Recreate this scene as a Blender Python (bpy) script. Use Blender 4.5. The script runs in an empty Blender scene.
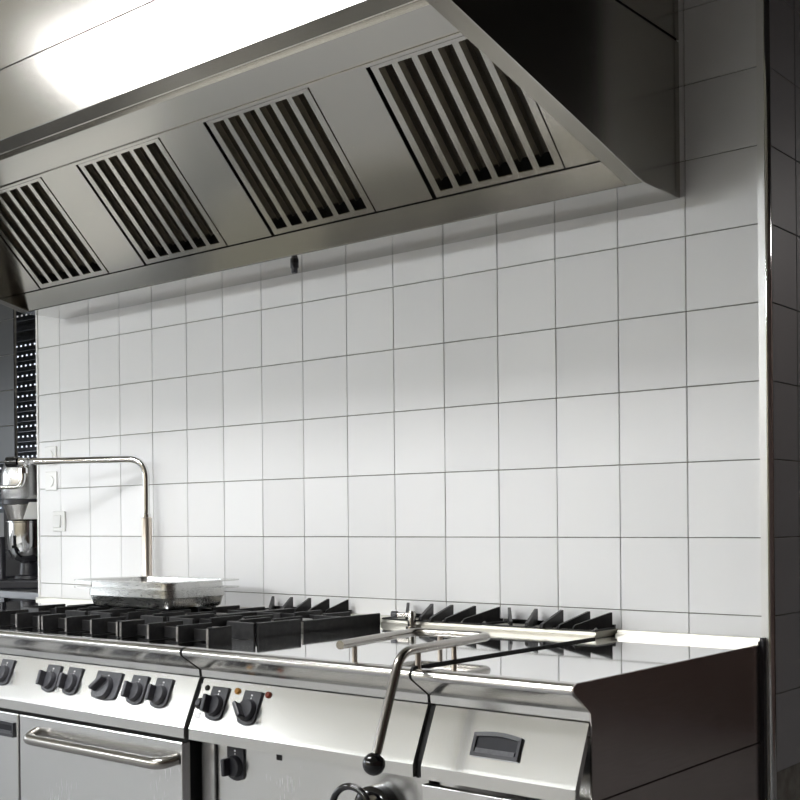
import bpy, bmesh, math, random
from mathutils import Vector, Matrix
random.seed(7)
S = bpy.context.scene
COL = S.collection

# ------------------------------------------------------------------ camera
cd = bpy.data.cameras.new('camera'); cam = bpy.data.objects.new('camera', cd); COL.objects.link(cam)
cd.sensor_fit = 'HORIZONTAL'; cd.sensor_width = 36.0; cd.lens = 1193.039 / 800 * 36.0
cd.shift_x = (400 - 359.10) / 800; cd.shift_y = (520.607 - 400) / 800
cd.clip_start = 0.05; cd.clip_end = 100
cam.matrix_world = (Matrix.Translation((1.2064, -2.9667, 1.2234)) @ Matrix.Rotation(0.7117, 4, 'Z')
                    @ Matrix.Rotation(math.pi / 2, 4, 'X') @ Matrix.Rotation(-0.0094, 4, 'Z'))
S.camera = cam

# ------------------------------------------------------------------ world, exposure
w = bpy.data.worlds.new('world'); S.world = w; w.use_nodes = True
w.node_tree.nodes['Background'].inputs[0].default_value = (0.80, 0.88, 1.0, 1)
w.node_tree.nodes['Background'].inputs[1].default_value = 1.6
S.view_settings.view_transform = 'Standard'; S.view_settings.look = 'None'
S.view_settings.gamma = 1.0; S.view_settings.use_curve_mapping = False
S.view_settings.exposure = -0.12
LAMP_NEAR, LAMP_FAR, FILL_BACK, FILL_PASSAGE, DAYLIGHT_FILL = 42.0, 96.0, 3.0, 26.0, 4.0     # diffuser and fill strengths, built further down

# ------------------------------------------------------------------ materials
def mat(name, col, metallic=0.0, rough=0.5, spec=0.5, emit=None, estr=0.0, coat=0.0):
    m = bpy.data.materials.new(name); m.use_nodes = True
    b = m.node_tree.nodes['Principled BSDF']
    b.inputs['Base Color'].default_value = (*col, 1); b.inputs['Metallic'].default_value = metallic
    b.inputs['Roughness'].default_value = rough; b.inputs['Specular IOR Level'].default_value = spec
    b.inputs['Coat Weight'].default_value = coat
    if emit: b.inputs['Emission Color'].default_value = (*emit, 1); b.inputs['Emission Strength'].default_value = estr
    return m

def brushed(name, col, rough, stretch=(2, 60, 60), bump=0.05, var=0.08):
    """steel with a fine brushed grain running along the axis of smallest scale"""
    m = mat(name, col, 1.0, rough); nt = m.node_tree; N, L = nt.nodes, nt.links; b = N['Principled BSDF']
    tc = N.new('ShaderNodeTexCoord'); mp = N.new('ShaderNodeMapping'); mp.inputs['Scale'].default_value = stretch
    nz = N.new('ShaderNodeTexNoise'); nz.inputs['Scale'].default_value = 6; nz.inputs['Detail'].default_value = 6
    L.new(tc.outputs['Object'], mp.inputs[0]); L.new(mp.outputs[0], nz.inputs['Vector'])
    big = N.new('ShaderNodeTexNoise'); big.inputs['Scale'].default_value = 3.5; big.inputs['Detail'].default_value = 3
    L.new(tc.outputs['Object'], big.inputs['Vector'])
    ad = N.new('ShaderNodeMath'); ad.operation = 'ADD'; L.new(nz.outputs[0], ad.inputs[0]); L.new(big.outputs[0], ad.inputs[1])
    mr = N.new('ShaderNodeMapRange'); mr.inputs[1].default_value = 0.6; mr.inputs[2].default_value = 1.4
    mr.inputs[3].default_value = max(0.02, rough - var); mr.inputs[4].default_value = rough + var
    L.new(ad.outputs[0], mr.inputs[0]); L.new(mr.outputs[0], b.inputs['Roughness'])
    if bump:
        bp = N.new('ShaderNodeBump'); bp.inputs['Strength'].default_value = bump; bp.inputs['Distance'].default_value = 0.002
        L.new(nz.outputs[0], bp.inputs['Height']); L.new(bp.outputs[0], b.inputs['Normal'])
    return m

def noisy(name, c1, c2, scale, rough, metallic=0.0, bump=0.0, detail=5, spec=0.5):
    m = mat(name, c1, metallic, rough, spec); nt = m.node_tree; N, L = nt.nodes, nt.links; b = N['Principled BSDF']
    tc = N.new('ShaderNodeTexCoord'); nz = N.new('ShaderNodeTexNoise'); nz.inputs['Scale'].default_value = scale
    nz.inputs['Detail'].default_value = detail; L.new(tc.outputs['Object'], nz.inputs['Vector'])
    cr = N.new('ShaderNodeValToRGB'); cr.color_ramp.elements[0].color = (*c1, 1); cr.color_ramp.elements[1].color = (*c2, 1)
    cr.color_ramp.elements[0].position = 0.35; cr.color_ramp.elements[1].position = 0.65
    L.new(nz.outputs[0], cr.inputs[0]); L.new(cr.outputs[0], b.inputs['Base Color'])
    if bump:
        bp = N.new('ShaderNodeBump'); bp.inputs['Strength'].default_value = bump; bp.inputs['Distance'].default_value = 0.003
        L.new(nz.outputs[0], bp.inputs['Height']); L.new(bp.outputs[0], b.inputs['Normal'])
    return m

def tile_mat(name, col, rough):
    """glazed tile: each tile a slightly different white, faintly wavy glaze"""
    m = mat(name, col, 0.0, rough); nt = m.node_tree; N, L = nt.nodes, nt.links; b = N['Principled BSDF']
    oi = N.new('ShaderNodeObjectInfo'); hs = N.new('ShaderNodeHueSaturation'); hs.inputs['Color'].default_value = (*col, 1)
    mr = N.new('ShaderNodeMapRange'); mr.inputs[3].default_value = 0.965; mr.inputs[4].default_value = 1.035
    L.new(oi.outputs['Random'], mr.inputs[0]); L.new(mr.outputs[0], hs.inputs['Value']); L.new(hs.outputs[0], b.inputs['Base Color'])
    tc = N.new('ShaderNodeTexCoord'); nz = N.new('ShaderNodeTexNoise'); nz.inputs['Scale'].default_value = 9; nz.inputs['Detail'].default_value = 2
    L.new(tc.outputs['Object'], nz.inputs['Vector'])
    bp = N.new('ShaderNodeBump'); bp.inputs['Strength'].default_value = 0.12; bp.inputs['Distance'].default_value = 0.004
    L.new(nz.outputs[0], bp.inputs['Height']); L.new(bp.outputs[0], b.inputs['Normal'])
    return m

M = dict(
    steel=brushed('brushed_steel', (0.72, 0.71, 0.69), 0.215, (3, 90, 90), 0.0, 0.015),
    steel_v=brushed('brushed_steel_vertical', (0.74, 0.735, 0.73), 0.27, (90, 90, 3), 0.0, 0.005),
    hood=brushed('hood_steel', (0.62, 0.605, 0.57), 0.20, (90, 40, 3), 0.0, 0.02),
    hood_in=brushed('hood_inner_steel', (0.76, 0.73, 0.665), 0.19, (4, 90, 90), 0.0, 0.02),
    rim=brushed('dark_rim_steel', (0.34, 0.32, 0.28), 0.24, (4, 90, 90), 0.0, 0.02),  # darker base than the other hood steel
    hood_side_shade=brushed('shaded_hood_side_steel', (0.42, 0.41, 0.38), 0.18, (90, 40, 3), 0.0, 0.02),  # same hood steel, darkened for the side that faces the dark passage
    rear_steel=brushed('dark_filter_steel', (0.24, 0.22, 0.185), 0.32, (90, 90, 3), 0.0, 0.02),  # darker, browner base for the rear baffles only
    ledge=brushed('ledge_steel', (0.46, 0.45, 0.43), 0.12, (4, 60, 60), 0.0, 0.03),
    mirror=brushed('polished_steel', (0.84, 0.84, 0.84), 0.045, (2, 30, 30), 0.0, 0.02),
    side=brushed('side_steel', (0.70, 0.64, 0.62), 0.22, (40, 3, 40), 0.0, 0.05),
    chrome=mat('chrome', (0.78, 0.78, 0.78), 1.0, 0.08),
    rail=mat('rail_steel', (0.56, 0.54, 0.48), 1.0, 0.38),
    strip=mat('corner_strip_glare', (0.80, 0.80, 0.79), 0.25, 0.30),
    satin=mat('satin_steel', (0.46, 0.44, 0.41), 1.0, 0.24),
    bronze=mat('brushed_nickel', (0.62, 0.55, 0.48), 1.0, 0.30),
    pan=brushed('pan_steel', (0.66, 0.66, 0.645), 0.27, (5, 60, 60), 0.0, 0.03),
    iron=noisy('cast_iron', (0.010, 0.010, 0.011), (0.022, 0.021, 0.021), 60, 0.38, bump=0.12, spec=0.5),
    iron_end=noisy('worn_iron', (0.20, 0.19, 0.18), (0.34, 0.32, 0.30), 80, 0.35, metallic=0.8, bump=0.1),
    plastic=noisy('grey_plastic', (0.070, 0.070, 0.080), (0.088, 0.088, 0.098), 120, 0.38, bump=0.05),
    plastic_d=mat('dark_and_shaded_plastic', (0.028, 0.028, 0.034), 0, 0.35),  # also the shaded tone of the grey knob plastic
    tray=mat('tray_plastic', (0.012, 0.012, 0.017), 0, 0.5, spec=0.3),
    black=mat('black_gloss', (0.006, 0.006, 0.007), 0, 0.12, coat=0.5),
    flat_black=mat('black_gap', (0.006, 0.006, 0.006), 0, 0.7),  # flat black; besides the plinth it fills gaps where shade lies
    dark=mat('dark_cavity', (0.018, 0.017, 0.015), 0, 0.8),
    white_p=mat('white_plastic', (0.86, 0.86, 0.84), 0, 0.3),
    board=mat('white_laminate', (0.74, 0.74, 0.73), 0, 0.4),
    mark=mat('white_print', (0.75, 0.75, 0.75), 0, 0.5),
    amber=mat('amber_lens', (0.45, 0.20, 0.03), 0, 0.2), redl=mat('red_lens', (0.22, 0.04, 0.02), 0, 0.2),
    brass=mat('brass', (0.55, 0.43, 0.24), 1.0, 0.3),
    tile=tile_mat('white_glazed_tile', (0.84, 0.84, 0.84), 0.36),
    tile_end_shade=tile_mat('shaded_white_tile', (0.42, 0.43, 0.45), 0.4),
    tile_stub_shade=tile_mat('shadowed_stub_tile', (0.040, 0.041, 0.043), 0.35),
    grout=noisy('grout', (0.22, 0.21, 0.19), (0.32, 0.31, 0.28), 30, 0.9),
    plaster=noisy('warm_plaster', (0.24, 0.205, 0.15), (0.27, 0.235, 0.17), 4, 0.85),
    plaster_w=noisy('white_plaster', (0.40, 0.40, 0.41), (0.44, 0.44, 0.45), 4, 0.85),
    plaster_d=noisy('brown_plaster', (0.085, 0.055, 0.048), (0.105, 0.068, 0.058), 4, 0.8),
    plaster_k=noisy('added_ceiling_dark', (0.020, 0.018, 0.016), (0.026, 0.024, 0.021), 4, 0.8),
    floor=noisy('grey_floor', (0.18, 0.18, 0.185), (0.22, 0.22, 0.22), 25, 0.4),
    ceil=noisy('ceiling_paint', (0.46, 0.43, 0.35), (0.50, 0.47, 0.38), 3, 0.9),
    shutter=noisy('shutter_aluminium', (0.13, 0.14, 0.165), (0.16, 0.175, 0.20), 40, 0.4, metallic=0.5),
    table=mat('table_steel', (0.30, 0.30, 0.31), 1.0, 0.3),
    housing=mat('lamp_housing', (0.7, 0.7, 0.7), 0, 0.5),
    lamp_near=mat('lamp_near', (1, 1, 1), 0, 0.5, emit=(0.98, 0.985, 1.0), estr=LAMP_NEAR),
    lamp_far=mat('lamp_far', (1, 1, 1), 0, 0.5, emit=(0.93, 0.97, 1.0), estr=LAMP_FAR),
    fill_passage=mat('fill_passage', (1, 1, 1), 0, 0.5, emit=(1.0, 0.97, 0.94), estr=FILL_PASSAGE),
    pane=mat('fill_daylight_pane', (0.9, 0.9, 0.9), 0, 0.4, emit=(0.86, 0.93, 1.0), estr=DAYLIGHT_FILL),
    fill_back=mat('fill_back', (1, 1, 1), 0, 0.5, emit=(0.95, 0.975, 1.0), estr=FILL_BACK),
)

# ------------------------------------------------------------------ helpers
def empty(name, loc, label=None, cat=None, group=None):
    o = bpy.data.objects.new(name, None); COL.objects.link(o); o.location = loc; o.empty_display_size = 0.05
    if label: tag(o, label, cat, group)
    return o
def tag(o, label, cat, group=None):
    o['label'] = label; o['category'] = cat
    if group: o['group'] = group
    return o
def wloc(o):
    v = Vector((0, 0, 0))
    while o: v += o.location; o = o.parent
    return v
def obj(name, bm, m, parent=None, smooth=None, origin=None, bevel=0.0, label=None):
    """bm holds world coordinates; the mesh is stored relative to its parent (or given origin)"""
    base = wloc(parent) if parent else Vector((0, 0, 0))
    org = Vector(origin) if origin is not None else base
    if origin is None and parent is None:
        lo = [min(v.co[i] for v in bm.verts) for i in range(3)]; hi = [max(v.co[i] for v in bm.verts) for i in range(3)]
        org = Vector(((lo[0] + hi[0]) / 2, (lo[1] + hi[1]) / 2, lo[2]))
    bmesh.ops.translate(bm, verts=bm.verts, vec=-org)
    bmesh.ops.recalc_face_normals(bm, faces=bm.faces)
    if smooth is not None:
        for f in bm.faces: f.smooth = True
        for e in bm.edges:
            if len(e.link_faces) == 2 and e.calc_face_angle(0) > math.radians(smooth): e.smooth = False
    me = bpy.data.meshes.new(name); bm.to_mesh(me); bm.free(); me.materials.append(M[m] if isinstance(m, str) else m)
    o = bpy.data.objects.new(name, me); COL.objects.link(o); o.parent = parent; o.location = org - base
    if bevel:
        b = o.modifiers.new('bevel', 'BEVEL'); b.width = bevel; b.segments = 2; b.limit_method = 'ANGLE'
    if label: o['label'] = label
    return o
def struct(o): o['kind'] = 'structure'; return o
def B(*rng, bm=None, mtx=None):
    """box from x0,x1,y0,y1,z0,z1"""
    bm = bm or bmesh.new(); x0, x1, y0, y1, z0, z1 = rng
    vs = [bm.verts.new((x, y, z)) for x in (x0, x1) for y in (y0, y1) for z in (z0, z1)]
    for f in ((0, 1, 3, 2), (4, 6, 7, 5), (0, 4, 5, 1), (2, 3, 7, 6), (0, 2, 6, 4), (1, 5, 7, 3)): bm.faces.new([vs[i] for i in f])
    if mtx: bmesh.ops.transform(bm, matrix=mtx, verts=vs)
    return bm
def prismX(poly, x0, x1, bm=None):
    """polygon in (y,z) extruded along x"""
    bm = bm or bmesh.new()
    a = [bm.verts.new((x0, y, z)) for y, z in poly]; b = [bm.verts.new((x1, y, z)) for y, z in poly]
    bm.faces.new(a); bm.faces.new(b[::-1]); n = len(poly)
    for i in range(n): bm.faces.new((a[i], b[i], b[(i + 1) % n], a[(i + 1) % n]))
    return bm
def prismL(poly, z0, z1, mtx, bm=None):
    """polygon in local (x,y) extruded along local z, placed by matrix"""
    bm = bm or bmesh.new()
    a = [bm.verts.new(mtx @ Vector((x, y, z0))) for x, y in poly]; b = [bm.verts.new(mtx @ Vector((x, y, z1))) for x, y in poly]
    bm.faces.new(a); bm.faces.new(b[::-1]); n = len(poly)
    for i in range(n): bm.faces.new((a[i], b[i], b[(i + 1) % n], a[(i + 1) % n]))
    return bm
def tube(path, r, bm=None, seg=14, caps=True):
    bm = bm or bmesh.new(); P = [Vector(p) for p in path]; n = len(P)
    R = r if isinstance(r, (list, tuple)) else [r] * n
    up = None; rings = []
    for i, p in enumerate(P):
        t = (P[min(i + 1, n - 1)] - P[max(i - 1, 0)]).normalized()
        if up is None: up = t.orthogonal().normalized()
        up = (up - t * up.dot(t)).normalized(); s = t.cross(up)
        rings.append([bm.verts.new(p + (up * math.cos(a) + s * math.sin(a)) * R[i]) for a in (2 * math.pi * k / seg for k in range(seg))])
    for a, b in zip(rings, rings[1:]):
        for k in range(seg): bm.faces.new((a[k], a[(k + 1) % seg], b[(k + 1) % seg], b[k]))
    if caps: bm.faces.new(rings[0][::-1]); bm.faces.new(rings[-1])
    return bm
def lathe(prof, mtx, bm=None, seg=24):
    """profile of (r,z) spun round local z"""
    bm = bm or bmesh.new(); rings = []
    for r, z in prof:
        if r < 1e-6: rings.append([bm.verts.new(mtx @ Vector((0, 0, z)))])
        else: rings.append([bm.verts.new(mtx @ Vector((r * math.cos(2 * math.pi * k / seg), r * math.sin(2 * math.pi * k / seg), z))) for k in range(seg)])
    for a, b in zip(rings, rings[1:]):
        for k in range(seg):
            q = [a[k % len(a)], a[(k + 1) % len(a)], b[(k + 1) % len(b)], b[k % len(b)]]
            q = [v for i, v in enumerate(q) if v not in q[:i]]
            if len(q) > 2: bm.faces.new(q)
    for rg in (rings[0], rings[-1]):
        if len(rg) > 1: bm.faces.new(rg)
    return bm
def fillet(pts, rad, n=8):
    """polyline with rounded corners"""
    P = [Vector(p) for p in pts]; out = [P[0]]
    for i in range(1, len(P) - 1):
        a, b, c = P[i - 1], P[i], P[i + 1]; r = rad[i - 1] if isinstance(rad, (list, tuple)) else rad
        u, v = (a - b).normalized(), (c - b).normalized()
        p0, p1 = b + u * r, b + v * r
        for k in range(n + 1):
            t = k / n; out.append(p0 * (1 - t) ** 2 + b * 2 * t * (1 - t) + p1 * t * t)
    out.append(P[-1]); return out
def frame(o, ex, ey):
    ex, ey = Vector(ex).normalized(), Vector(ey).normalized(); ez = ex.cross(ey)
    m = Matrix.Identity(4)
    for i, e in enumerate((ex, ey, ez)): m.col[i][:3] = e
    m.col[3][:3] = o; return m
def T(x, y, z): return Matrix.Translation((x, y, z))

# ================================================================== THE SETTING
XR, XL = 0.012, -3.166                    # tiled wall from its left end to the steel corner
ZC = 3.0
struct(obj('floor', B(-8, 3.2, -7, 3.2, -0.1, 0), 'floor'))
struct(obj('ceiling', B(-8, 3.2, -7, 3.2, ZC, ZC + 0.1), 'ceil'))
struct(obj('wall_right', B(3.2, 3.3, -7, 3.2, 0, ZC), 'plaster_d'))
struct(obj('wall_left', B(-8.1, -8, -7, 1.7, 0, ZC), 'plaster_w'))
win = struct(obj('fill_window_1', B(-7.998, -7.985, -3.9, -0.9, 0.85, 2.35), 'pane'))  # added glowing pane, no window known; cool fill for the left side
for y0, y1, z0, z1 in ((-3.98, -3.9, 0.77, 2.43), (-0.9, -0.82, 0.77, 2.43), (-3.9, -0.9, 0.77, 0.85), (-3.9, -0.9, 2.35, 2.43), (-2.44, -2.36, 0.85, 2.35)):
    obj('fill_window_frame', B(-7.999, -7.95, y0, y1, z0, z1), 'white_p', win)
struct(obj('wall_front', B(-8, 3.2, -7.1, -7, 0, ZC), 'plaster'))
struct(obj('added_ceiling_passage', B(0.03, 3.2, -1.0, 3.2, 2.75, 2.85), 'plaster_k'))  # added dropped ceiling, unseen; keeps the hood side's reflection dark
struct(obj('wall_passage', B(-2.4, 3.2, 3.2, 3.3, 0, ZC), 'plaster_d'))
struct(obj('wall_partition', B(-2.5, -2.4, 0.24, 3.2, 0, ZC), 'plaster_d'))

# tiled wall: grout core + separate tiles
TW = 0.2; Z0 = 1.17
wall = struct(obj('wall_back', B(XL + 0.012, 0.004, 0.006, 0.24, 0, ZC), 'grout', origin=(-1.58, 0.1, 0)))
def tile_mesh(name, wd, ht, t=0.006, g=0.0014):
    bm = B(-wd / 2 + g, wd / 2 - g, 0, t, -ht / 2 + g, ht / 2 - g)
    es = [e for e in bm.edges if all(abs(v.co.y) < 1e-6 for v in e.verts)]
    bmesh.ops.bevel(bm, geom=es, offset=0.0012, segments=2, affect='EDGES', profile=0.5)
    bmesh.ops.recalc_face_normals(bm, faces=bm.faces)
    for f in bm.faces: f.smooth = False
    me = bpy.data.meshes.new(name); bm.to_mesh(me); bm.free(); return me
def lay(me, m, x, y, z, parent, rz=0.0, jig=0.0006):
    if not me.materials: me.materials.append(M[m])
    o = bpy.data.objects.new('tile', me); COL.objects.link(o); o.parent = parent
    o.location = Vector((x, y, z)) - parent.location
    o.rotation_euler = (random.gauss(0, 0.0022), random.gauss(0, 0.0006), rz + random.gauss(0, 0.0022))
    return o
full = tile_mesh('tile', TW, TW); endw = (-16 * TW + TW) - (XL + 0.010)
cut = tile_mesh('tile_cut', (-15 * TW) - (XL + 0.012), TW)
for r in range(-3, 9):
    zc = Z0 + (r + 0.5) * TW
    for c in range(15): lay(full, 'tile', -(c + 0.5) * TW, 0, zc, wall)
    lay(cut, 'tile', ((-15 * TW) + (XL + 0.012)) / 2, 0, zc, wall)
# the tiled end of the same wall; passage dark is put into its tile colour
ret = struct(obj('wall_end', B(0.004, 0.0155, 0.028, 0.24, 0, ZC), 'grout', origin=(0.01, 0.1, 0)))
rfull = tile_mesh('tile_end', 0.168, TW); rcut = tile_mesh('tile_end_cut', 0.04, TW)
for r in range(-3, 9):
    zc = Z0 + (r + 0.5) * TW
    lay(rfull, 'tile_end_shade', 0.0215, 0.112, zc, ret, rz=math.pi / 2); lay(rcut, 'tile_end_shade', 0.0215, 0.218, zc, ret, rz=math.pi / 2)
# steel corner profile and the white edge trim on the other end
bm = tube([(0.016, 0.010, 0.35), (0.016, 0.010, ZC)], 0.0115, seg=20)
tr = obj('trim_1', bm, 'chrome', smooth=40); struct(tr)
struct(obj('trim_2', B(-0.002, 0.016, -0.003, 0.003, 0.35, ZC), 'strip'))  # pale base stands in for bright reflections on the steel
struct(obj('trim_3', B(XL, XL + 0.012, -0.004, 0.24, 0.3, ZC), 'white_p', bevel=0.002))

# ================================================================== EXTRACTOR HOOD
HX0, HX1 = -2.958, -0.2136; HZ = 2.073; HY = -0.205; HF = -1.10; HFZ = 2.288; HSEAM = 2.482; HTOP = 2.97
hood = empty('extractor_hood', ((HX0 + HX1) / 2, -0.55, HZ), 'large stainless steel extractor hood with slanted baffle filters above the cooking line', 'extractor hood')
slope = (HFZ - HZ) / (HY - HF)            # rise per metre towards the front
def rim(y): return HZ + (HY - y) * slope
t = 0.004
for x0, x1, nm in ((HX1 - t, HX1, 'r'), (HX0, HX0 + t, 'l')):
    obj('side_panel', prismX([(-0.001, HZ), (HY, HZ), (HF, HFZ), (HF, HSEAM + 0.005), (-0.001, HSEAM + 0.005)], x0, x1), 'hood_side_shade', hood)
    obj('upper_side_panel', prismX([(-0.001, HSEAM + 0.012), (HF, HSEAM + 0.012), (HF, HTOP), (-0.001, HTOP)], x0, x1), 'hood_side_shade', hood)
    sx = x0 - 0.003 if nm == 'r' else x1 + 0.001
    obj('seam_strip', B(sx, sx + 0.002, HF + 0.01, -0.004, HSEAM - 0.01, HSEAM + 0.03), 'flat_black', hood)
xi0, xi1 = HX0 + t, HX1 - t
obj('front_panel', B(HX0, HX1, HF - 0.004, HF, HFZ, HSEAM - 0.002), 'hood', hood)
obj('upper_front_panel', B(HX0, HX1, HF - 0.004, HF, HSEAM + 0.002, HTOP), 'hood', hood)
obj('seam_strip', B(xi0, xi1, HF + 0.001, HF + 0.006, HSEAM - 0.02, HSEAM + 0.02), 'flat_black', hood)
obj('ledge', B(xi0, xi1, HY, -0.001, HZ, HZ + 0.004), 'ledge', hood)
# slanted flange round the opening
fl = 0.043
def slab(x0, x1, ya, yb, th=0.006): return prismX([(ya, rim(ya)), (yb, rim(yb)), (yb, rim(yb) + th), (ya, rim(ya) + th)], x0, x1)
obj('rim_flange', slab(xi1 - fl, xi1, HY - 0.001, HF + 0.001), 'rim', hood)
obj('rim_flange', slab(xi0, xi0 + fl, HY - 0.001, HF + 0.001), 'rim', hood)
obj('rim_flange', slab(xi0 + fl, xi1 - fl, HF + 0.045, HF + 0.001), 'rim', hood)
# folded inner edge of the front flange
obj('front_return', B(xi0 + fl, xi1 - fl, HF + 0.045, HF + 0.049, rim(HF + 0.045), rim(HF + 0.045) + 0.05), 'hood_in', hood)
# 45 degree filter bank: local x = along wall, y = up the slope, z = out towards the cook
c45 = math.sqrt(0.5)
def bank(x=0.0, s=0.0): return frame(Vector((x, HY - s * c45, HZ + s * c45)), (1, 0, 0), (0, -c45, c45))
BK = bank()
obj('rear_channel', B(xi0, xi1, 0.004, 0.080, -0.006, 0, mtx=BK), 'hood_in', hood)
obj('upper_channel', B(xi0, xi1, 0.506, 0.592, -0.006, 0.0, mtx=BK), 'hood_in', hood)
obj('filter_rail', B(xi0, xi1, 0.497, 0.505, -0.004, 0.010, mtx=BK), 'hood_in', hood)
zc = HZ + 0.592 * c45; yc = HY - 0.592 * c45
obj('inner_ceiling', B(xi0, xi1, HF + 0.002, yc, zc, zc + 0.005), 'hood_in', hood)
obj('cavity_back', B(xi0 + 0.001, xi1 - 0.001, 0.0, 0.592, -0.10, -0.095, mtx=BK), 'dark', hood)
FX = [(-2.748, -2.314), (-2.112, -1.684), (-1.478, -1.046), (-0.835, -0.405)]
bx = [xi0] + [v for f in FX for v in f] + [xi1]
for i in range(0, len(bx), 2):
    a = bx[i] + (0.0015 if i else 0); b = bx[i + 1] - (0.002 if i < len(bx) - 2 else 0)
    obj('blank_panel', B(a, b, 0.0855, 0.496, -0.005, 0.0, mtx=BK), 'hood_in', hood)
def channel(x, wd, y0, y1, top, depth, mtx, th=0.0012):
    """U-shaped baffle, open to the back"""
    bm = B(x - wd / 2, x + wd / 2, y0, y1, top - th, top, mtx=mtx)
    B(x - wd / 2, x - wd / 2 + th, y0, y1, top - depth, top - th, bm=bm, mtx=mtx)
    B(x + wd / 2 - th, x + wd / 2, y0, y1, top - depth, top - th, bm=bm, mtx=mtx); return bm
def u_back(x, wd, y0, y1, bot, depth, mtx, th=0.0012):
    bm = B(x - wd / 2, x + wd / 2, y0, y1, bot, bot + th, mtx=mtx)
    B(x - wd / 2, x - wd / 2 + th, y0, y1, bot + th, bot + depth, bm=bm, mtx=mtx)
    B(x + wd / 2 - th, x + wd / 2, y0, y1, bot + th, bot + depth, bm=bm, mtx=mtx); return bm
for x0, x1 in FX:
    f0, f1 = x0 + 0.016, x1 - 0.001; y0, y1 = 0.088, 0.494; top = 0.004
    bm = B(f0, f1, y0, y0 + 0.016, -0.002, top, mtx=BK); B(f0, f1, y1 - 0.010, y1, -0.030, top, bm=bm, mtx=BK)
    B(f0, f0 + 0.002, y0 + 0.016, y1 - 0.010, -0.036, top - 0.001, bm=bm, mtx=BK); B(f1 - 0.002, f1, y0 + 0.016, y1 - 0.010, -0.036, top - 0.001, bm=bm, mtx=BK)
    fr = obj('filter', bm, 'hood_in', hood)
    n = 7; wd = 0.0195; p = (f1 - f0 - 0.004 - wd) / (n - 1)
    for k in range(n): obj('baffle', channel(f0 + 0.002 + wd / 2 + k * p, wd, y0 + 0.016, y1 - 0.010, top - 0.001, 0.032, BK), 'hood_in', fr)
    for k in range(n - 1): obj('rear_baffle', u_back(f0 + 0.002 + wd / 2 + (k + 0.5) * p, p - 0.020, y0 + 0.034, y1 - 0.010, -0.042, 0.020, BK), 'rear_steel', fr)
obj('bolt', lathe([(0, 0.0), (0.009, 0.0), (0.0105, 0.002), (0.0105, 0.016), (0.014, 0.018), (0.014, 0.033), (0, 0.033)], T(-1.515, -0.125, HZ - 0.033), seg=14), 'plastic_d', hood, smooth=40)

# ================================================================== COOKING LINE: shared pieces
NOSE = [(-0.906, 0.9), (-0.914, 0.9), (-0.922, 0.8990), (-0.9285, 0.8958), (-0.9325, 0.8910), (-0.934, 0.8855), (-0.9328, 0.8800), (-0.929, 0.8760), (-0.868, 0.836), (-0.866, 0.818), (-0.856, 0.818), (-0.857, 0.834), (-0.906, 0.874)]
PANEL = [(-0.8665, 0.8145), (-0.9195, 0.697), (-0.9225, 0.690), (-0.9225, 0.662), (-0.905, 0.662), (-0.905, 0.690), (-0.855, 0.808), (-0.855, 0.8145)]
pa, pb = Vector((0, -0.8665, 0.8145)), Vector((0, -0.9195, 0.697))
def pan_m(x, z):
    """frame on the sloping control panel at height z: x right, y up the slope, z out"""
    k = (0.8145 - z) / (0.8145 - 0.697); q = pa + (pb - pa) * k
    return frame(Vector((x, q.y, q.z)), (1, 0, 0), pa - pb)
def ring_poly(w_, h_, arch=0.0, chamf=0.006, n=8):
    """plate outline: straight sides, rounded lower corners, bowed bottom"""
    pts = [(w_ / 2, h_ / 2), (-w_ / 2, h_ / 2), (-w_ / 2, -h_ / 2 + 0.012)]
    for k in range(n + 1):
        t_ = k / n; x = -w_ / 2 + 0.006 + (w_ - 0.012) * t_; pts.append((x, -h_ / 2 + 0.003 - arch * math.sin(math.pi * t_)))
    pts.append((w_ / 2, -h_ / 2 + 0.012)); return pts
def knob(parent, mtx, wd=0.064, ht=0.086, turn=0.0, r=0.0275, dark=False, marks=True):  # dark: same plastic, toned down for weaker light
    k = obj('knob', prismL(ring_poly(wd, ht, 0.006), 0.0, 0.006, mtx), 'plastic_d' if dark else 'plastic', parent, bevel=0.002)
    dm = mtx @ T(0, -0.008, 0.006)
    obj('dial', lathe([(0, 0), (r, 0), (r, 0.006), (r * 0.86, 0.014), (0, 0.016)], dm, seg=28), 'plastic_d' if dark else 'plastic', k, smooth=35)
    gm = dm @ Matrix.Rotation(turn, 4, 'Z')
    bm = B(-0.016, -0.004, -r * 0.80, r * 0.80, 0.008, 0.036, mtx=gm)
    obj('grip', bm, 'plastic_d' if dark else 'plastic', k, bevel=0.003)
    if marks:
        bm = B(-0.003, 0.003, ht / 2 - 0.014, ht / 2 - 0.010, 0.006, 0.0066, mtx=mtx); B(-0.0015, 0.0015, ht / 2 - 0.022, ht / 2 - 0.018, 0.006, 0.0066, bm=bm, mtx=mtx)
        obj('scale_mark', bm, 'mark', k)
    return k
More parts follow.
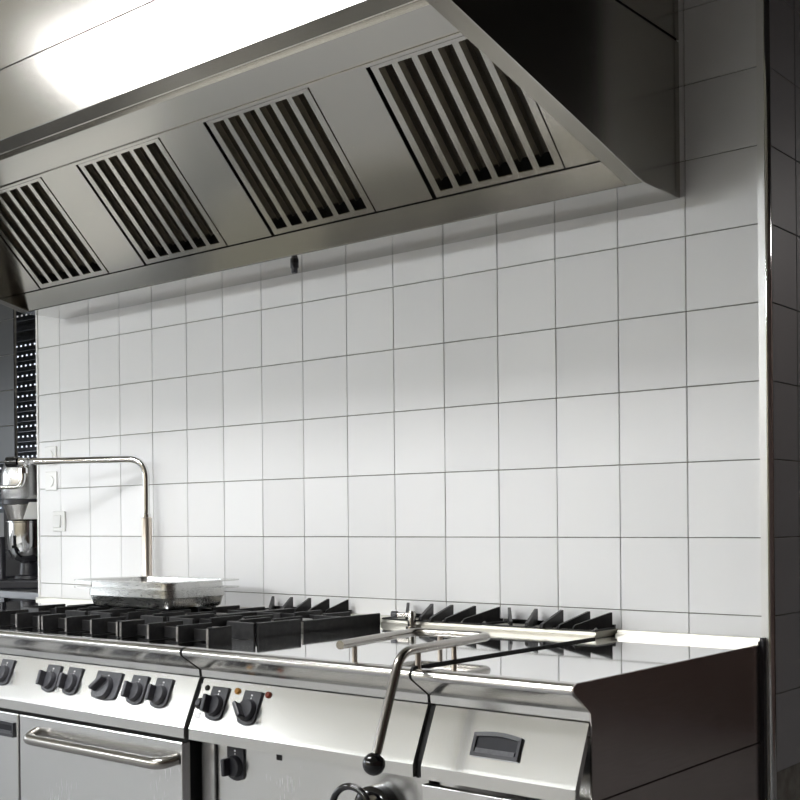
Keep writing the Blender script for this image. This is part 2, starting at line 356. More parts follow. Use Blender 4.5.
def fins(parent, heels, Lf=0.115, h=0.046, z=0.918, name='flue_cover', yf=-0.128):
    x0, x1 = heels[0] - 0.022, heels[-1] + 0.006
    bm = B(x0, x1, -0.020, -0.012, z, z + 0.012); B(x0, x1, yf, yf + 0.006, z, z + 0.004, bm=bm)
    B(x0, x0 + 0.008, yf + 0.006, -0.020, z, z + 0.005, bm=bm); B(x1 - 0.008, x1, yf + 0.006, -0.020, z, z + 0.005, bm=bm)
    c = obj(name, bm, 'iron', parent)
    for k, x in enumerate(heels):
        a = math.radians(36 - 18 * k); L_ = Lf
        d = Vector((math.sin(a), -math.cos(a), 0)); m = frame(Vector((x, -0.024, z)), d, (0, 0, 1))
        poly = [(0, 0.0), (0, h), (0.004, h), (L_ * 0.95, 0.014), (L_, 0.006), (L_ * 0.97, 0.0), (L_ * 0.50, 0.0), (L_ * 0.42, 0.007), (L_ * 0.34, 0.0)]
        obj('fin', prismL(poly, -0.0045, 0.0045, m), 'iron', c)
    return c
def carcass(parent, x0, x1, yf=-0.84):
    obj('carcass', B(x0 + 0.003, x1 - 0.003, yf, -0.006, 0.12, 0.884), 'steel_v', parent)
    obj('plinth', B(x0 + 0.02, x1 - 0.02, -0.80, -0.02, 0.0, 0.12), 'flat_black', parent)
def pull(parent, mtx, wd, ht, arch=0.006):
    """moulded recessed pull: raised rim around a sunken tray"""
    n = 8
    out = [(-wd / 2, -ht / 2), (wd / 2, -ht / 2), (wd / 2, ht / 2 - arch)] + [(wd / 2 - wd * k / n, ht / 2 - arch + arch * math.sin(math.pi * k / n)) for k in range(1, n)] + [(-wd / 2, ht / 2 - arch)]
    q = 0.84; inn = [(x * (wd - 0.014) / wd, y * (ht - 0.018) / ht - 0.000) for x, y in out]
    bm = bmesh.new(); N_ = len(out)
    vo0 = [bm.verts.new(mtx @ Vector((x, y, 0.0))) for x, y in out]; vo = [bm.verts.new(mtx @ Vector((x, y, 0.007))) for x, y in out]
    vi = [bm.verts.new(mtx @ Vector((x, y, 0.006))) for x, y in inn]; vb = [bm.verts.new(mtx @ Vector((x, y * 0.96, 0.0012))) for x, y in inn]
    for a, b in ((vo0, vo), (vo, vi), (vi, vb)):
        for k in range(N_): bm.faces.new((a[k], a[(k + 1) % N_], b[(k + 1) % N_], b[k]))
    bm.faces.new(vb); bm.faces.new(vo0[::-1])
    p_ = obj('recessed_handle', bm, 'plastic_d', parent)
    bm = bmesh.new(); bm.faces.new([bm.verts.new(mtx @ Vector((x * 0.97, y * 0.92, 0.0022))) for x, y in inn])
    bm2 = prismL([(x * 0.97, y * 0.92) for x, y in inn], 0.0014, 0.0022, mtx); bm.free()
    obj('handle_tray', bm2, 'tray', p_)
    obj('handle_lip', B(-wd / 2 + 0.010, wd / 2 - 0.010, -ht / 2 + 0.008, -ht / 2 + 0.018, 0.002, 0.0065, mtx=mtx), 'plastic', p_)
    return p_

# ------------------------------------------------------------------ worktop cabinet at the right end
RX0, RX1 = -0.401, 0.0
rt = empty('worktop_cabinet', (-0.2, -0.46, 0), 'narrow stainless worktop cabinet with dark side panel at the right end of the line', 'kitchen cabinet')
carcass(rt, RX0, RX1 - 0.004)
obj('worktop', B(RX0, RX1 - 0.003, -0.906, -0.032, 0.890, 0.9), 'mirror', rt)
obj('front_edge', prismX(NOSE, RX0, RX1 - 0.003), 'steel', rt, smooth=40)
obj('control_panel', prismX(PANEL, -0.386, RX1 - 0.004), 'steel', rt)
obj('panel_shadow_gap', prismX([(-0.858, 0.812), (-0.908, 0.697), (-0.911, 0.664), (-0.845, 0.664), (-0.845, 0.812)], RX0, -0.3865), 'flat_black', rt)
obj('rear_upstand', prismX([(-0.001, 0.9), (-0.001, 0.916), (-0.020, 0.916), (-0.022, 0.908), (-0.030, 0.908), (-0.032, 0.9)], RX0, RX1), 'rail', rt)
pull(rt, pan_m(-0.205, 0.750), 0.118, 0.056)
obj('door', B(RX0 + 0.010, RX1 - 0.012, -0.915, -0.895, 0.14, 0.648), 'steel_v', rt, bevel=0.002)
obj('side_panel', prismX([(-0.001, 0.8995), (-0.920, 0.8995), (-0.928, 0.897), (-0.933, 0.892), (-0.9335, 0.887), (-0.931, 0.8825), (-0.8675, 0.835), (-0.862, 0.79), (-0.862, 0.656), (-0.001, 0.656)], RX1 - 0.003, RX1 + 0.0005), 'side', rt)
obj('lower_side_panel', B(RX1 - 0.003, RX1 + 0.0005, -0.862, -0.001, 0.12, 0.652), 'side', rt)
obj('side_edge_strip', B(RX1 - 0.003, RX1 + 0.0008, -0.866, -0.8625, 0.12, 0.788), 'satin', rt)
obj('end_post', B(0.0008, 0.010, -0.022, -0.001, 0.0, 0.917), 'plastic_d', rt)

# ------------------------------------------------------------------ tilting pan with flat lid
MX0, MX1 = -1.155, -0.409
bp = empty('tilting_pan', (-0.78, -0.46, 0), 'stainless tilting cooking pan with mirror-flat lid and black ball lever', 'cooking appliance')
carcass(bp, MX0, MX1, -0.80)
lid = obj('lid', B(MX0, MX1, -0.906, -0.132, 0.888, 0.9), 'mirror', bp)
obj('front_edge', prismX(NOSE, MX0, MX1), 'steel', bp, smooth=40)
obj('control_panel', prismX(PANEL, MX0 + 0.010, MX1), 'steel', bp)
obj('panel_shadow_gap', prismX([(-0.858, 0.812), (-0.908, 0.697), (-0.911, 0.664), (-0.845, 0.664), (-0.845, 0.812)], MX0, MX0 + 0.0095), 'flat_black', bp)
obj('rear_upstand', prismX([(-0.001, 0.9), (-0.001, 0.918), (-0.122, 0.918), (-0.124, 0.909), (-0.131, 0.909), (-0.1315, 0.9)], MX0, MX1), 'rail', bp)
obj('lower_panel', B(MX0 + 0.055, MX1 - 0.003, -0.862, -0.842, 0.12, 0.80), 'steel_v', bp)
obj('lower_post', B(MX0 + 0.003, MX0 + 0.050, -0.872, -0.842, 0.12, 0.80), 'steel_v', bp)
obj('inspection_hole', B(-0.886, -0.868, -0.8632, -0.8618, 0.632, 0.646), 'flat_black', bp)
GAP = [(-0.922, 0.905), (-0.929, 0.899), (-0.929, 0.885), (-0.862, 0.834), (-0.858, 0.812), (-0.908, 0.697), (-0.911, 0.66), (-0.85, 0.66), (-0.85, 0.84), (-0.89, 0.88), (-0.14, 0.88), (-0.14, 0.905)]
obj('gap_shade', prismX(GAP, MX1 + 0.0005, RX0 - 0.0005), 'flat_black', bp)  # black strip painting the lid's dark side face and the gap
obj('gap_shade', prismX([(y, min(z, 0.893)) for y, z in GAP], -1.1645, MX0 - 0.0005), 'flat_black', bp)
fins(bp, [-1.131, -1.036, -0.959, -0.874, -0.787]); fins(bp, [-0.752, -0.659, -0.573, -0.486, -0.416])
knob(bp, pan_m(-1.068, 0.758), 0.062, 0.086, 0.12, 0.0285, True); knob(bp, pan_m(-0.948, 0.758), 0.062, 0.086, 0.75, 0.0285, True)  # darker plastic paints in the weaker light on these knobs
lm = frame(Vector((-1.030, -0.862, 0.607)), (1, 0, 0), (0, 0, 1)); knob(bp, lm, 0.062, 0.086, 0.05, 0.028, True)
def disc(name, x, z, r, h, m, parent, extra=None):
    o = obj(name, lathe([(0, 0), (r, 0), (r, h * 0.6), (r * 0.8, h), (0, h)], pan_m(x, z), seg=18), m, parent, smooth=40); return o
ib = disc('ignition_button', -1.122, 0.751, 0.0155, 0.016, 'black', bp)
obj('button_cap', lathe([(0, 0), (0.008, 0), (0.008, 0.003), (0, 0.003)], pan_m(-1.122, 0.751) @ T(0, 0, 0.016), seg=14), 'plastic_d', ib)
disc('screw_cap', -1.122, 0.792, 0.0075, 0.004, 'black', bp)
disc('indicator_lamp', -1.008, 0.793, 0.0085, 0.006, 'amber', bp); disc('indicator_lamp', -0.898, 0.793, 0.0085, 0.006, 'redl', bp)
obj('warning_label', B(-0.010, 0.010, -0.008, 0.008, 0.0, 0.0006, mtx=pan_m(-1.127, 0.724)), 'mark', bp)
# lid handle: one bent tube on posts, lever end with ball
zH = 0.941
hp = fillet([(-0.600, -0.943, zH), (-0.662, -0.590, zH), (-0.440, -0.575, zH), (-0.398, -0.975, zH), (-0.392, -1.072, 0.722)], [0.05, 0.035, 0.042])
h = obj('lid_handle', tube(hp, 0.0105, seg=18), 'satin', lid, smooth=50)
def hpost(x, y): 
    obj('handle_post', tube([(x, y, 0.899), (x, y, zH)], 0.0065, seg=12), 'bronze', lid, smooth=50)
hpost(-0.611, -0.880); hpost(-0.405, -0.905); hpost(-0.4215, -0.750); hpost(-0.585, -0.5855)
obj('ball_grip', lathe([(0, -0.024)] + [(0.024 * math.sin(a), -0.024 * math.cos(a)) for a in [math.pi * k / 14 for k in range(1, 14)]] + [(0, 0.024)], T(-0.391, -1.075, 0.718), seg=28), 'black', lid, smooth=60)
# hand wheel
wm = frame(Vector((-0.568, -0.945, 0.566)), (1, 0, 0), (0, 0, 1)); bm = bmesh.new()
tube([wm @ Vector((0.058 * math.cos(a), 0.058 * math.sin(a), 0)) for a in [2 * math.pi * k / 36 for k in range(37)]], 0.008, bm=bm, seg=12, caps=False)
bmesh.ops.remove_doubles(bm, verts=bm.verts, dist=1e-5)
wh = obj('hand_wheel', bm, 'black', bp, smooth=60)
for a in (0.9, 0.9 + 2.094, 0.9 + 4.189):
    obj('wheel_spoke', tube([wm @ Vector((0.012 * math.cos(a), 0.012 * math.sin(a), -0.010)), wm @ Vector((0.056 * math.cos(a), 0.056 * math.sin(a), 0))], [0.009, 0.006], seg=10), 'black', wh, smooth=50)
obj('wheel_hub', lathe([(0, 0), (0.020, 0), (0.020, 0.075), (0.015, 0.083), (0, 0.083)], wm @ T(0, 0, -0.082), seg=20), 'black', wh, smooth=40)
obj('wheel_boss', lathe([(0, 0), (0.058, 0), (0.058, 0.03), (0.045, 0.040), (0, 0.040)], wm @ T(0.018, -0.006, -0.0825), seg=28), 'black', bp, smooth=40)
# little filling tap by the flue
tp = obj('filling_tap', lathe([(0, 0), (0.018, 0), (0.018, 0.004), (0.0125, 0.006), (0.0125, 0.046), (0.010, 0.050), (0, 0.050)], T(-1.018, -0.150, 0.900), seg=18), 'satin', bp, smooth=40)
obj('tap_spout', tube([(-1.018, -0.150, 0.938), (-1.062, -0.163, 0.938)], 0.008, seg=12), 'satin', tp, smooth=50)
obj('tap_nozzle', tube([(-1.062, -0.163, 0.938), (-1.080, -0.168, 0.938)], 0.011, seg=12), 'plastic_d', tp, smooth=50)

# ------------------------------------------------------------------ gas range
LX0, LX1 = -2.34, -1.165
gr = empty('gas_range', (-1.76, -0.46, 0), 'stainless gas range with sloping knob panel and oven door, left of the lidded pan', 'gas range')
carcass(gr, LX0, LX1)
obj('hob_plate', B(LX0, LX1, -0.906, -0.105, 0.884, 0.894), 'mirror', gr)
obj('front_edge', prismX(NOSE, LX0, LX1), 'steel', gr, smooth=40)
obj('control_panel', prismX(PANEL, LX0, LX1), 'steel', gr)
obj('rear_upstand', prismX([(-0.001, 0.89), (-0.001, 0.918), (-0.098, 0.918), (-0.099, 0.905), (-0.104, 0.905), (-0.1045, 0.89)], LX0, LX1), 'rail', gr)
fins(gr, [-1.729, -1.639, -1.553, -1.468, -1.382], 0.078, yf=-0.098)
for x, wd, tn in ((-1.792, 0.066, 0.1), (-1.688, 0.066, 0.12), (-1.528, 0.112, -0.75), (-1.392, 0.066, 0.1), (-1.290, 0.066, 0.1), (-2.035, 0.066, 0.1)):
    knob(gr, pan_m(x, 0.765), wd, 0.080, tn, 0.0275 if wd < 0.1 else 0.034)
od = obj('oven_door', B(-1.908, LX1 - 0.004, -0.925, -0.895, 0.14, 0.652), 'steel_v', gr, bevel=0.004)
hb = fillet([(-1.815, -0.925, 0.610), (-1.809, -0.970, 0.596), (-1.205, -0.972, 0.597), (-1.190, -0.925, 0.606)], [0.03, 0.03])
obj('door_handle', tube(hb, 0.0155, seg=16), 'satin', od, smooth=50)
cdoor = obj('cabinet_door', B(LX0 + 0.004, -1.918, -0.925, -0.895, 0.14, 0.652), 'steel_v', gr, bevel=0.004)
pull(cdoor, frame(Vector((-1.988, -0.925, 0.602)), (1, 0, 0), (0, 0, 1)), 0.11, 0.045, 0.001)
obj('door_gap', B(LX0 + 0.01, LX1 - 0.01, -0.90, -0.841, 0.13, 0.70), 'flat_black', gr)
# burners
GW = 0.385; GX = [LX1 - 0.001 - GW * (k + 0.5) for k in range(3)]; GY = [(-0.650, 0.365), (-0.288, 0.355)]
for gx in GX:
    for gy, gd in GY:
        m = T(gx, gy, 0.894)
        b_ = obj('burner', lathe([(0.0, 0), (0.062, 0), (0.058, 0.010), (0.050, 0.014), (0, 0.014)], m, seg=24), 'iron', gr, smooth=40)
        obj('burner_ring', lathe([(0.034, 0.0141), (0.050, 0.0141), (0.050, 0.019), (0.034, 0.019)], m, seg=24), 'brass', b_, smooth=40)
        obj('burner_cap', lathe([(0, 0.0195), (0.047, 0.0195), (0.045, 0.025), (0, 0.027)], m, seg=24), 'iron_end', b_, smooth=40)

# ------------------------------------------------------------------ cast iron pan supports (loose on the range)
zb, zt = 0.8945, 0.9405
def support(gx, gy, gd, label):
    g = empty('pan_support', (gx, gy, zb), label, 'pan support', 'cast iron pan supports on the gas range')
    hw, hd = GW / 2 - 0.004, gd / 2 - 0.004; th = 0.0045; zt = 0.9415 if gy < -0.5 else 0.935
    def bar(name, x0, x1, y0, y1, z0=zb, z1=None): z1 = z1 or zt; return obj(name, B(gx + x0, gx + x1, gy + y0, gy + y1, z0, z1), 'iron', g, bevel=0.0015)
    front = gy < -0.5; ys = -hd + 0.185 if front else -hd
    for a, b in ((-hw, -hw + 2 * th), (hw - 2 * th, hw)):
        bar('side_bar', a, b, ys, hd)
        if front: bar('corner_finger', a, b, -hd, -hd + 0.085)
    bar('cross_bar', -hw + 2 * th, hw - 2 * th, -hd + 0.055, -hd + 0.064, zb + 0.004, zt - 0.012)
    bar('cross_bar', -hw + 2 * th, hw - 2 * th, hd - 0.064, hd - 0.055, zb + 0.004, zt - 0.012)
    for fx in (-0.062, 0.062):
        for sy in (-1, 1):
            y0, y1 = sorted((sy * hd, sy * (hd - 0.125)))
            bar('finger', fx - th, fx + th, y0, y1)
    for sx in (-1, 1):
        x0, x1 = sorted((sx * (hw - 2 * th), sx * (hw - 0.115))); bar('finger', x0, x1, -th, th)
    # bright worn ends facing the cook
    for fx in (-hw + th, -0.062, 0.062, hw - th):
        obj('worn_end', B(gx + fx - th * 0.85, gx + fx + th * 0.85, gy - hd - 0.0012, gy - hd + 0.0002, zb + 0.004, zt - 0.003), 'iron_end', g)
    return g
nm = [['front pan support at the right end beside the flat lid', 'rear pan support at the right end of the range'],
      ['front pan support in the middle of the range above the knobs', 'rear pan support in the middle of the range partly under the pans'],
      ['front pan support at the left end of the range', 'rear pan support at the left end of the range below the tap']]
for i, gx in enumerate(GX):
    for j, (gy, gd) in enumerate(GY): support(gx, gy, gd, 'black cast iron ' + nm[i][j])

# ------------------------------------------------------------------ plain worktop beyond the range
wt = empty('worktop_unit', (-2.75, -0.46, 0), 'plain stainless worktop unit left of the burners, behind the tap', 'worktop')
carcass(wt, -3.14, -2.344)
obj('worktop', B(-3.14, -2.344, -0.906, -0.032, 0.890, 0.9), 'mirror', wt)
obj('front_edge', prismX(NOSE, -3.14, -2.344), 'steel', wt, smooth=40)
obj('rear_upstand', B(-3.14, -2.344, -0.032, -0.001, 0.890, 0.912), 'rail', wt)
obj('front_panel', prismX(PANEL, -3.14, -2.344), 'steel', wt)
obj('door', B(-3.13, -2.37, -0.915, -0.895, 0.14, 0.652), 'steel_v', wt, bevel=0.002)

# ------------------------------------------------------------------ steel pans stacked on the burners
def gn_pan(name, x0, x1, y0, y1, z0, hgt, fl_, label, taper=0.010, th=0.0016):
    p = empty(name, ((x0 + x1) / 2, (y0 + y1) / 2, z0), label, 'steel pan', 'steel pans stacked on the range')
    cx, cy = (x0 + x1) / 2, (y0 + y1) / 2
    def rr(hx, hy, r, z, n=5):
        out = []
        for qx, qy, a0 in ((1, 1, 0), (-1, 1, 90), (-1, -1, 180), (1, -1, 270)):
            for k in range(n + 1):
                a = math.radians(a0 + 90 * k / n); out.append(Vector((cx + qx * (hx - r) + r * math.cos(a), cy + qy * (hy - r) + r * math.sin(a), z)))
        return out
    hx, hy = (x1 - x0) / 2, (y1 - y0) / 2
    loops = [rr(hx - 0.012, hy - 0.012, 0.02, z0), rr(hx - 0.003, hy - 0.003, 0.028, z0 + 0.004), rr(hx, hy, 0.03, z0 + 0.012),
             rr(hx + taper * 0.55, hy + taper * 0.55, 0.034, z0 + hgt * 0.52), rr(hx + taper * 0.55 + 0.004, hy + taper * 0.55 + 0.004, 0.036, z0 + hgt * 0.56),
             rr(hx + taper, hy + taper, 0.04, z0 + hgt)]
    inner = [rr(hx + taper - th, hy + taper - th, 0.038, z0 + hgt), rr(hx - th, hy - th, 0.028, z0 + 0.012), rr(hx - 0.014, hy - 0.014, 0.02, z0 + th)]
    bm = bmesh.new(); L_ = [[bm.verts.new(v) for v in lp] for lp in loops + inner]; n = len(L_[0])
    for a, b in zip(L_, L_[1:]):
        for k in range(n): bm.faces.new((a[k], a[(k + 1) % n], b[(k + 1) % n], b[k]))
    bm.faces.new(L_[0][::-1]); bm.faces.new(L_[-1])
    obj('pan_body', bm, 'pan', p, smooth=30)
    bm = bmesh.new(); q = [rr(hx + taper + 0.0005, hy + taper + 0.0005, 0.04, z0 + hgt), rr(hx + taper + fl_, hy + taper + fl_, 0.05, z0 + hgt + 0.001),
                           rr(hx + taper + fl_, hy + taper + fl_, 0.05, z0 + hgt - 0.003), rr(hx + taper + fl_ - 0.003, hy + taper + fl_ - 0.003, 0.047, z0 + hgt - 0.003), rr(hx + taper + 0.0005, hy + taper + 0.0005, 0.04, z0 + hgt - 0.0015)]
    L_ = [[bm.verts.new(v) for v in lp] for lp in q]
    for a, b in zip(L_, L_[1:] + L_[:1]):
        for k in range(n): bm.faces.new((a[k], a[(k + 1) % n], b[(k + 1) % n], b[k]))
    obj('pan_rim', bm, 'pan', p, smooth=30)
    return p
gn_pan('steel_pan', -2.245, -1.822, -0.418, -0.165, 0.936, 0.066, 0.040, 'shallow stainless steel pan standing directly on the burner grates, lower of two')
gn_pan('steel_pan', -2.242, -1.825, -0.415, -0.168, 0.936 + 0.026, 0.064, 0.044, 'shallow stainless steel pan nested in the pan below it, upper of two', taper=0.0085)

# ------------------------------------------------------------------ swivel tap
tx, ty = -2.369, -0.058; zp = 1.466
st = empty('swivel_tap', (tx, ty, 0.9), 'tall chrome swivel tap with long horizontal pipe and brushed base sleeve', 'tap')
obj('base_sleeve', lathe([(0, 0), (0.0225, 0), (0.0225, 0.008), (0.0195, 0.012), (0.0195, 0.340), (0.0165, 0.343), (0, 0.343)], T(tx, ty, 0.9), seg=22), 'bronze', st, smooth=40)
obj('collar', lathe([(0, 0), (0.0165, 0), (0.0165, 0.012), (0.012, 0.016), (0, 0.016)], T(tx, ty, 1.2431), seg=18), 'chrome', st, smooth=40)
end = Vector((-2.795, -0.268, zp))
obj('pipe', tube(fillet([(tx, ty, 1.250), (tx, ty, zp), tuple(end)], 0.078, 12), 0.0132, seg=18), 'chrome', st, smooth=50)
dv = (end - Vector((tx, ty, zp))).normalized()
def along(s, dz=0.0): return end + dv * s + Vector((0, 0, dz))
obj('union_nut', tube([along(-0.006), along(0.004), along(0.0041), along(0.020), along(0.0201), along(0.030)], [0.015, 0.015, 0.011, 0.011, 0.0155, 0.0155], seg=6), 'chrome', st)
vb_ = obj('valve_body', tube([along(0.030), along(0.036), along(0.060), along(0.066)], [0.010, 0.0165, 0.0165, 0.010], seg=16), 'chrome', st, smooth=40)
obj('valve_knob', tube([along(0.066), along(0.067), along(0.115), along(0.118)], [0.010, 0.0215, 0.0215, 0.018], seg=12), 'black', st, smooth=40)
obj('outlet_nut', lathe([(0, 0), (0.0165, 0), (0.0165, 0.020), (0.012, 0.024), (0, 0.024)], T(*along(0.046, -0.046)), seg=6), 'chrome', st)
o0 = along(0.046, -0.015); o1 = along(0.046, -0.098); o2 = along(0.36, -0.098)
obj('outlet_pipe', tube(fillet([tuple(o0), tuple(o1), tuple(o2), tuple(o2 + Vector((0, 0, -0.06)))], [0.04, 0.03]), 0.0085, seg=14), 'chrome', st, smooth=50)

# ------------------------------------------------------------------ switch and sockets on the tiles
def plate(name, x, z, wd, ht, label, cat, kind):
    e = empty(name, (x, 0, z - ht / 2), label, cat)
    obj('cover_plate', B(x - wd / 2, x + wd / 2, -0.008, -0.0005, z - ht / 2, z + ht / 2), 'white_p', e, bevel=0.003)
    if kind == 'switch':
        m = frame(Vector((x - 0.006, -0.008, z)), (1, 0, 0), (0, 0.12, 1))
        obj('rocker', B(-0.024, 0.024, -0.026, 0.026, -0.003, 0.006, mtx=m), 'white_p', e, bevel=0.002)
    else:
        obj('socket_ring', lathe([(0.019, 0), (0.023, 0), (0.023, 0.004), (0.019, 0.004)], frame(Vector((x, -0.008, z)), (1, 0, 0), (0, 0, 1)), seg=20), 'white_p', e, smooth=40)
        for sx in (-0.0095, 0.0095): obj('contact_hole', lathe([(0, 0), (0.0025, 0), (0.0025, 0.0008), (0, 0.0008)], frame(Vector((x + sx, -0.008, z)), (1, 0, 0), (0, 0, 1)), seg=8), 'mark', e)
plate('light_switch', -3.006, 1.232, 0.084, 0.084, 'white rocker light switch on the tiles near the left wall end', 'light switch', 'switch')
plate('wall_socket', -3.062, 1.508, 0.080, 0.080, 'white wall socket on the tiles just above the tap pipe', 'socket', 'socket')
plate('wall_socket', -3.060, 1.402, 0.080, 0.080, 'white wall socket on the tiles just below the tap pipe', 'socket', 'socket')

# ================================================================== BACK KITCHEN, seen past the left wall end
# tiled wall stub hanging above the mixer bench; shadow put into its tile colour
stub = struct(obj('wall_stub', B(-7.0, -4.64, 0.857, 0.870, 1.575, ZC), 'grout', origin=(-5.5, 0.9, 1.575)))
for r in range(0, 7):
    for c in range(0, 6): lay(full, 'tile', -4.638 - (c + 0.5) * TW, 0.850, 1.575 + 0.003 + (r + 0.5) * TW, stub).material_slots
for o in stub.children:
    o.material_slots[0].link = 'OBJECT'; o.material_slots[0].material = M['tile_stub_shade']
# perforated roller shutter: slats with real slots, daylight outside
sh = empty('roller_shutter', (-5.64, 1.60, 1.5), 'dark perforated roller shutter with rows of daylight slots behind the mixer', 'roller shutter')
def slat_mesh(holes):
    bm = bmesh.new(); x0, x1, hgt = -0.60, 0.50, 0.066; px = 0.052; n = int((x1 - x0) / px)
    zs = [0, 0.028, 0.040, hgt]
    def q(a, b, c, d):
        yo = lambda z: -0.006 * math.sin(math.pi * z / hgt)
        bm.faces.new([bm.verts.new((x, yo(z), z)) for x, z in ((a, c), (b, c), (b, d), (a, d))])
    for i in range(n):
        a = x0 + i * px
        q(a, a + px, zs[0], zs[1]); q(a, a + px, zs[2], zs[3])
        q(a, a + 0.013, zs[1], zs[2]); q(a + 0.039, a + px, zs[1], zs[2])
        if not holes: q(a + 0.013, a + 0.039, zs[1], zs[2])
    bmesh.ops.remove_doubles(bm, verts=bm.verts, dist=1e-5)
    g = bmesh.ops.extrude_face_region(bm, geom=bm.faces[:]); bmesh.ops.translate(bm, verts=[v for v in g['geom'] if isinstance(v, bmesh.types.BMVert)], vec=(0, 0.006, 0))
    bmesh.ops.recalc_face_normals(bm, faces=bm.faces)
    me = bpy.data.meshes.new('shutter_slat'); bm.to_mesh(me); bm.free(); me.materials.append(M['shutter']); return me
sm, sp = slat_mesh(True), slat_mesh(False)
z = 1.30; k = 0
while z < 2.78:
    plain = 2.44 < z < 2.54
    o = bpy.data.objects.new('slat', sp if plain else sm); COL.objects.link(o); o.parent = sh
    o.location = (0.013 * (k % 2), 0, z - 1.5); z += 0.0672; k += 1
obj('guide_rail', B(-6.30, -6.24, 1.57, 1.64, 0, 2.9), 'plastic_d', sh); obj('guide_rail', B(-5.13, -5.07, 1.57, 1.64, 0, 2.9), 'plastic_d', sh)
obj('shutter_box', B(-6.30, -5.07, 1.56, 1.78, 2.78, ZC - 0.02), 'plastic_d', sh)
struct(obj('wall_shutter_left', B(-8, -6.30, 1.6, 1.7, 0, ZC), 'plaster_w')); struct(obj('wall_shutter_right', B(-5.07, -2.5, 1.6, 1.7, 0, ZC), 'plaster_w'))
struct(obj('wall_shutter_base', B(-6.30, -5.07, 1.6, 1.7, 0, 1.30), 'plaster_w'))

# bench and mixer
bench = empty('bench', (-4.1, 0.62, 0), 'dark steel work bench carrying the mixer, behind the left wall end', 'bench')
obj('bench_top', B(-4.75, -3.45, 0.28, 0.85, 0.865, 0.90), 'table', bench, bevel=0.003)
obj('bench_shelf', B(-4.70, -3.50, 0.32, 0.84, 0.30, 0.33), 'table', bench)
for x in (-4.72, -3.49):
    for y in (0.31, 0.80): obj('bench_leg', B(x, x + 0.04, y, y + 0.04, 0, 0.865), 'table', bench)
obj('bench_back', B(-4.74, -3.46, 0.83, 0.85, 0.33, 0.865), 'plastic_d', bench)
mx, my = -3.99, 0.50; rvec = Vector((0.757, 0.653, 0)); fvec = Vector((-0.653, 0.757, 0))
mxr = empty('planetary_mixer', (mx, my, 0.90), 'stainless planetary mixer with steel bowl on the bench behind the left wall end', 'mixer')
mm = frame(Vector((mx, my, 0.90)), rvec, fvec)
obj('mixer_base', B(-0.20, 0.13, -0.13, 0.26, 0, 0.045, mtx=mm), 'plastic_d', mxr, bevel=0.01)
obj('mixer_column', B(-0.17, 0.10, 0.15, 0.27, 0.045, 0.46, mtx=mm), 'plastic_d', mxr, bevel=0.01)
obj('mixer_head', lathe([(0, 0), (0.13, 0), (0.135, 0.006), (0.135, 0.13), (0.12, 0.18), (0.07, 0.205), (0, 0.21)], mm @ T(0.0, 0.02, 0.445), seg=28), 'steel_v', mxr, smooth=40)
obj('guard_ring', lathe([(0.104, 0), (0.132, 0), (0.132, 0.022), (0.104, 0.022)], mm @ T(0.0, 0.02, 0.422), seg=28), 'plastic_d', mxr, smooth=40)
obj('planet_hub', lathe([(0, 0), (0.035, 0), (0.05, 0.03), (0.05, 0.13), (0, 0.13)], mm @ T(0.0, 0.02, 0.30), seg=20), 'satin', mxr, smooth=40)
obj('guard_wall', lathe([(0.100, 0), (0.124, 0.075), (0.126, 0.075), (0.102, 0)], mm @ T(0, 0.02, 0.344), seg=28), 'satin', mxr, smooth=40)
bw = obj('bowl', lathe([(0, 0.0), (0.045, 0.002), (0.078, 0.020), (0.098, 0.055), (0.106, 0.10), (0.108, 0.205), (0.114, 0.208), (0.114, 0.212), (0.106, 0.212), (0.104, 0.10), (0.07, 0.022), (0, 0.004)], mm @ T(0, 0.02, 0.125), seg=32), 'chrome', mxr, smooth=40)
obj('bowl_foot', lathe([(0, 0), (0.075, 0), (0.07, 0.014), (0.05, 0.02), (0.045, 0.079), (0, 0.079)], mm @ T(0, 0.02, 0.047), seg=24), 'plastic_d', mxr, smooth=40)
obj('bowl_clamp', tube([mm @ Vector(v) for v in ((-0.135, -0.06, 0.19), (-0.105, -0.085, 0.195), (-0.07, -0.10, 0.185), (-0.055, -0.105, 0.155))], [0.012, 0.012, 0.010, 0.007], seg=10), 'plastic_d', bw, smooth=50)
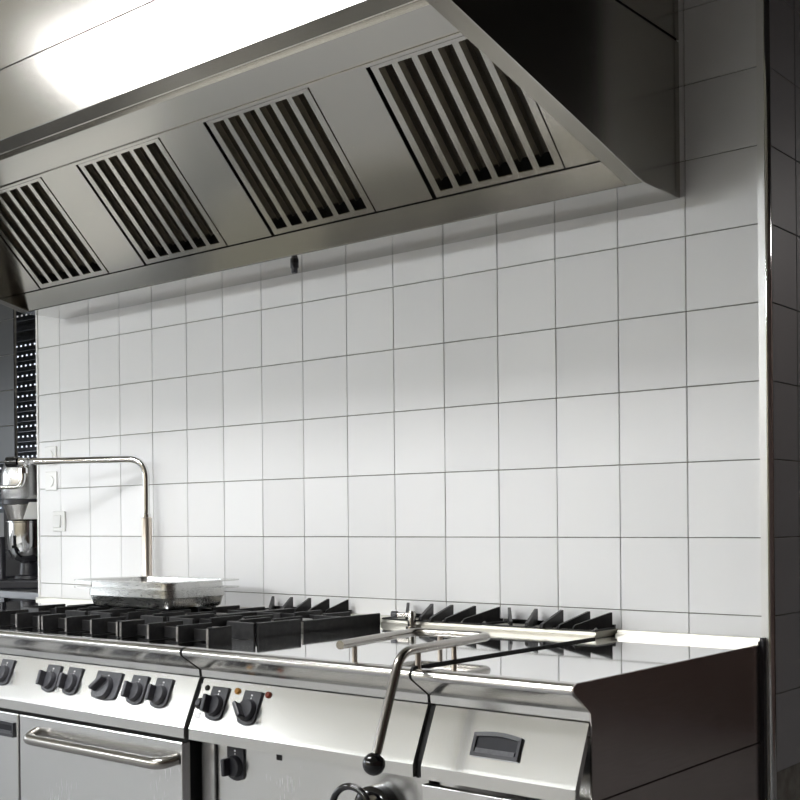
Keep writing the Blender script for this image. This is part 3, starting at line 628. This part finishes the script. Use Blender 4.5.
obj('feed_chute', prismL([(0.015, 0), (0.115, 0), (0.115, 0.085), (0.045, 0.085)], -0.045, 0.045, mm @ T(0, -0.10, 0.345) @ Matrix.Rotation(math.pi / 2, 4, 'X')), 'white_p', mxr, bevel=0.004)
obj('bowl_post', tube([mm @ Vector((-0.105, -0.10, 0.045)), mm @ Vector((-0.105, -0.10, 0.06)), mm @ Vector((-0.105, -0.10, 0.26))], [0.03, 0.022, 0.020], seg=14), 'plastic_d', mxr, smooth=40)

# added unseen white table left of the frame; it shows as the pale reflection in the left end of the hood
pt = empty('reflector_table', (-4.35, -1.15, 0), 'added white topped table, unseen, left of the cooking line', 'table')
obj('table_top', B(-5.0, -3.55, -1.55, -0.72, 0.865, 0.90), 'board', pt, bevel=0.004)
obj('table_shelf', B(-4.95, -3.60, -1.50, -0.77, 0.28, 0.31), 'table', pt)
for x in (-4.98, -3.61):
    for y in (-1.53, -0.78): obj('table_leg', B(x, x + 0.04, y, y + 0.04, 0, 0.865), 'table', pt)

# ================================================================== CEILING LAMPS AND ADDED FILL LAMPS
def lamp(x, y, length, m, label, wd=0.30, top=ZC):
    e = empty('ceiling_light', (x, y, top - 0.09), label, 'ceiling light', 'long ceiling lamps of the kitchen')
    obj('lamp_housing', B(x - length / 2 - 0.02, x + length / 2 + 0.02, y - wd / 2 - 0.02, y + wd / 2 + 0.02, top - 0.07, top - 0.002), 'housing', e)
    obj('diffuser', B(x - length / 2, x + length / 2, y - wd / 2, y + wd / 2, top - 0.09, top - 0.071), m, e)
lamp(-1.74, -2.05, 1.50, 'lamp_near', 'long ceiling lamp right in front of the extractor hood')
for x, y, lb in ((-1.9, -6.2, 'nearest the brown side wall'), (-4.0, -6.2, 'in the middle of its row'), (-6.5, -5.15, 'nearest the white left wall')):
    lamp(x, y, 1.80, 'lamp_far', 'long ceiling lamp in the row behind the cook, ' + lb)
lamp(-5.0, 0.2, 1.2, 'fill_back', 'added fill lamp over the mixer bench')  # added to light the mixer corner; no lamp known there
lamp(2.1, 2.7, 1.0, 'fill_passage', 'added fill lamp under the added passage ceiling', top=2.75)  # no lamp known here; lifts the passage tiles and side panel
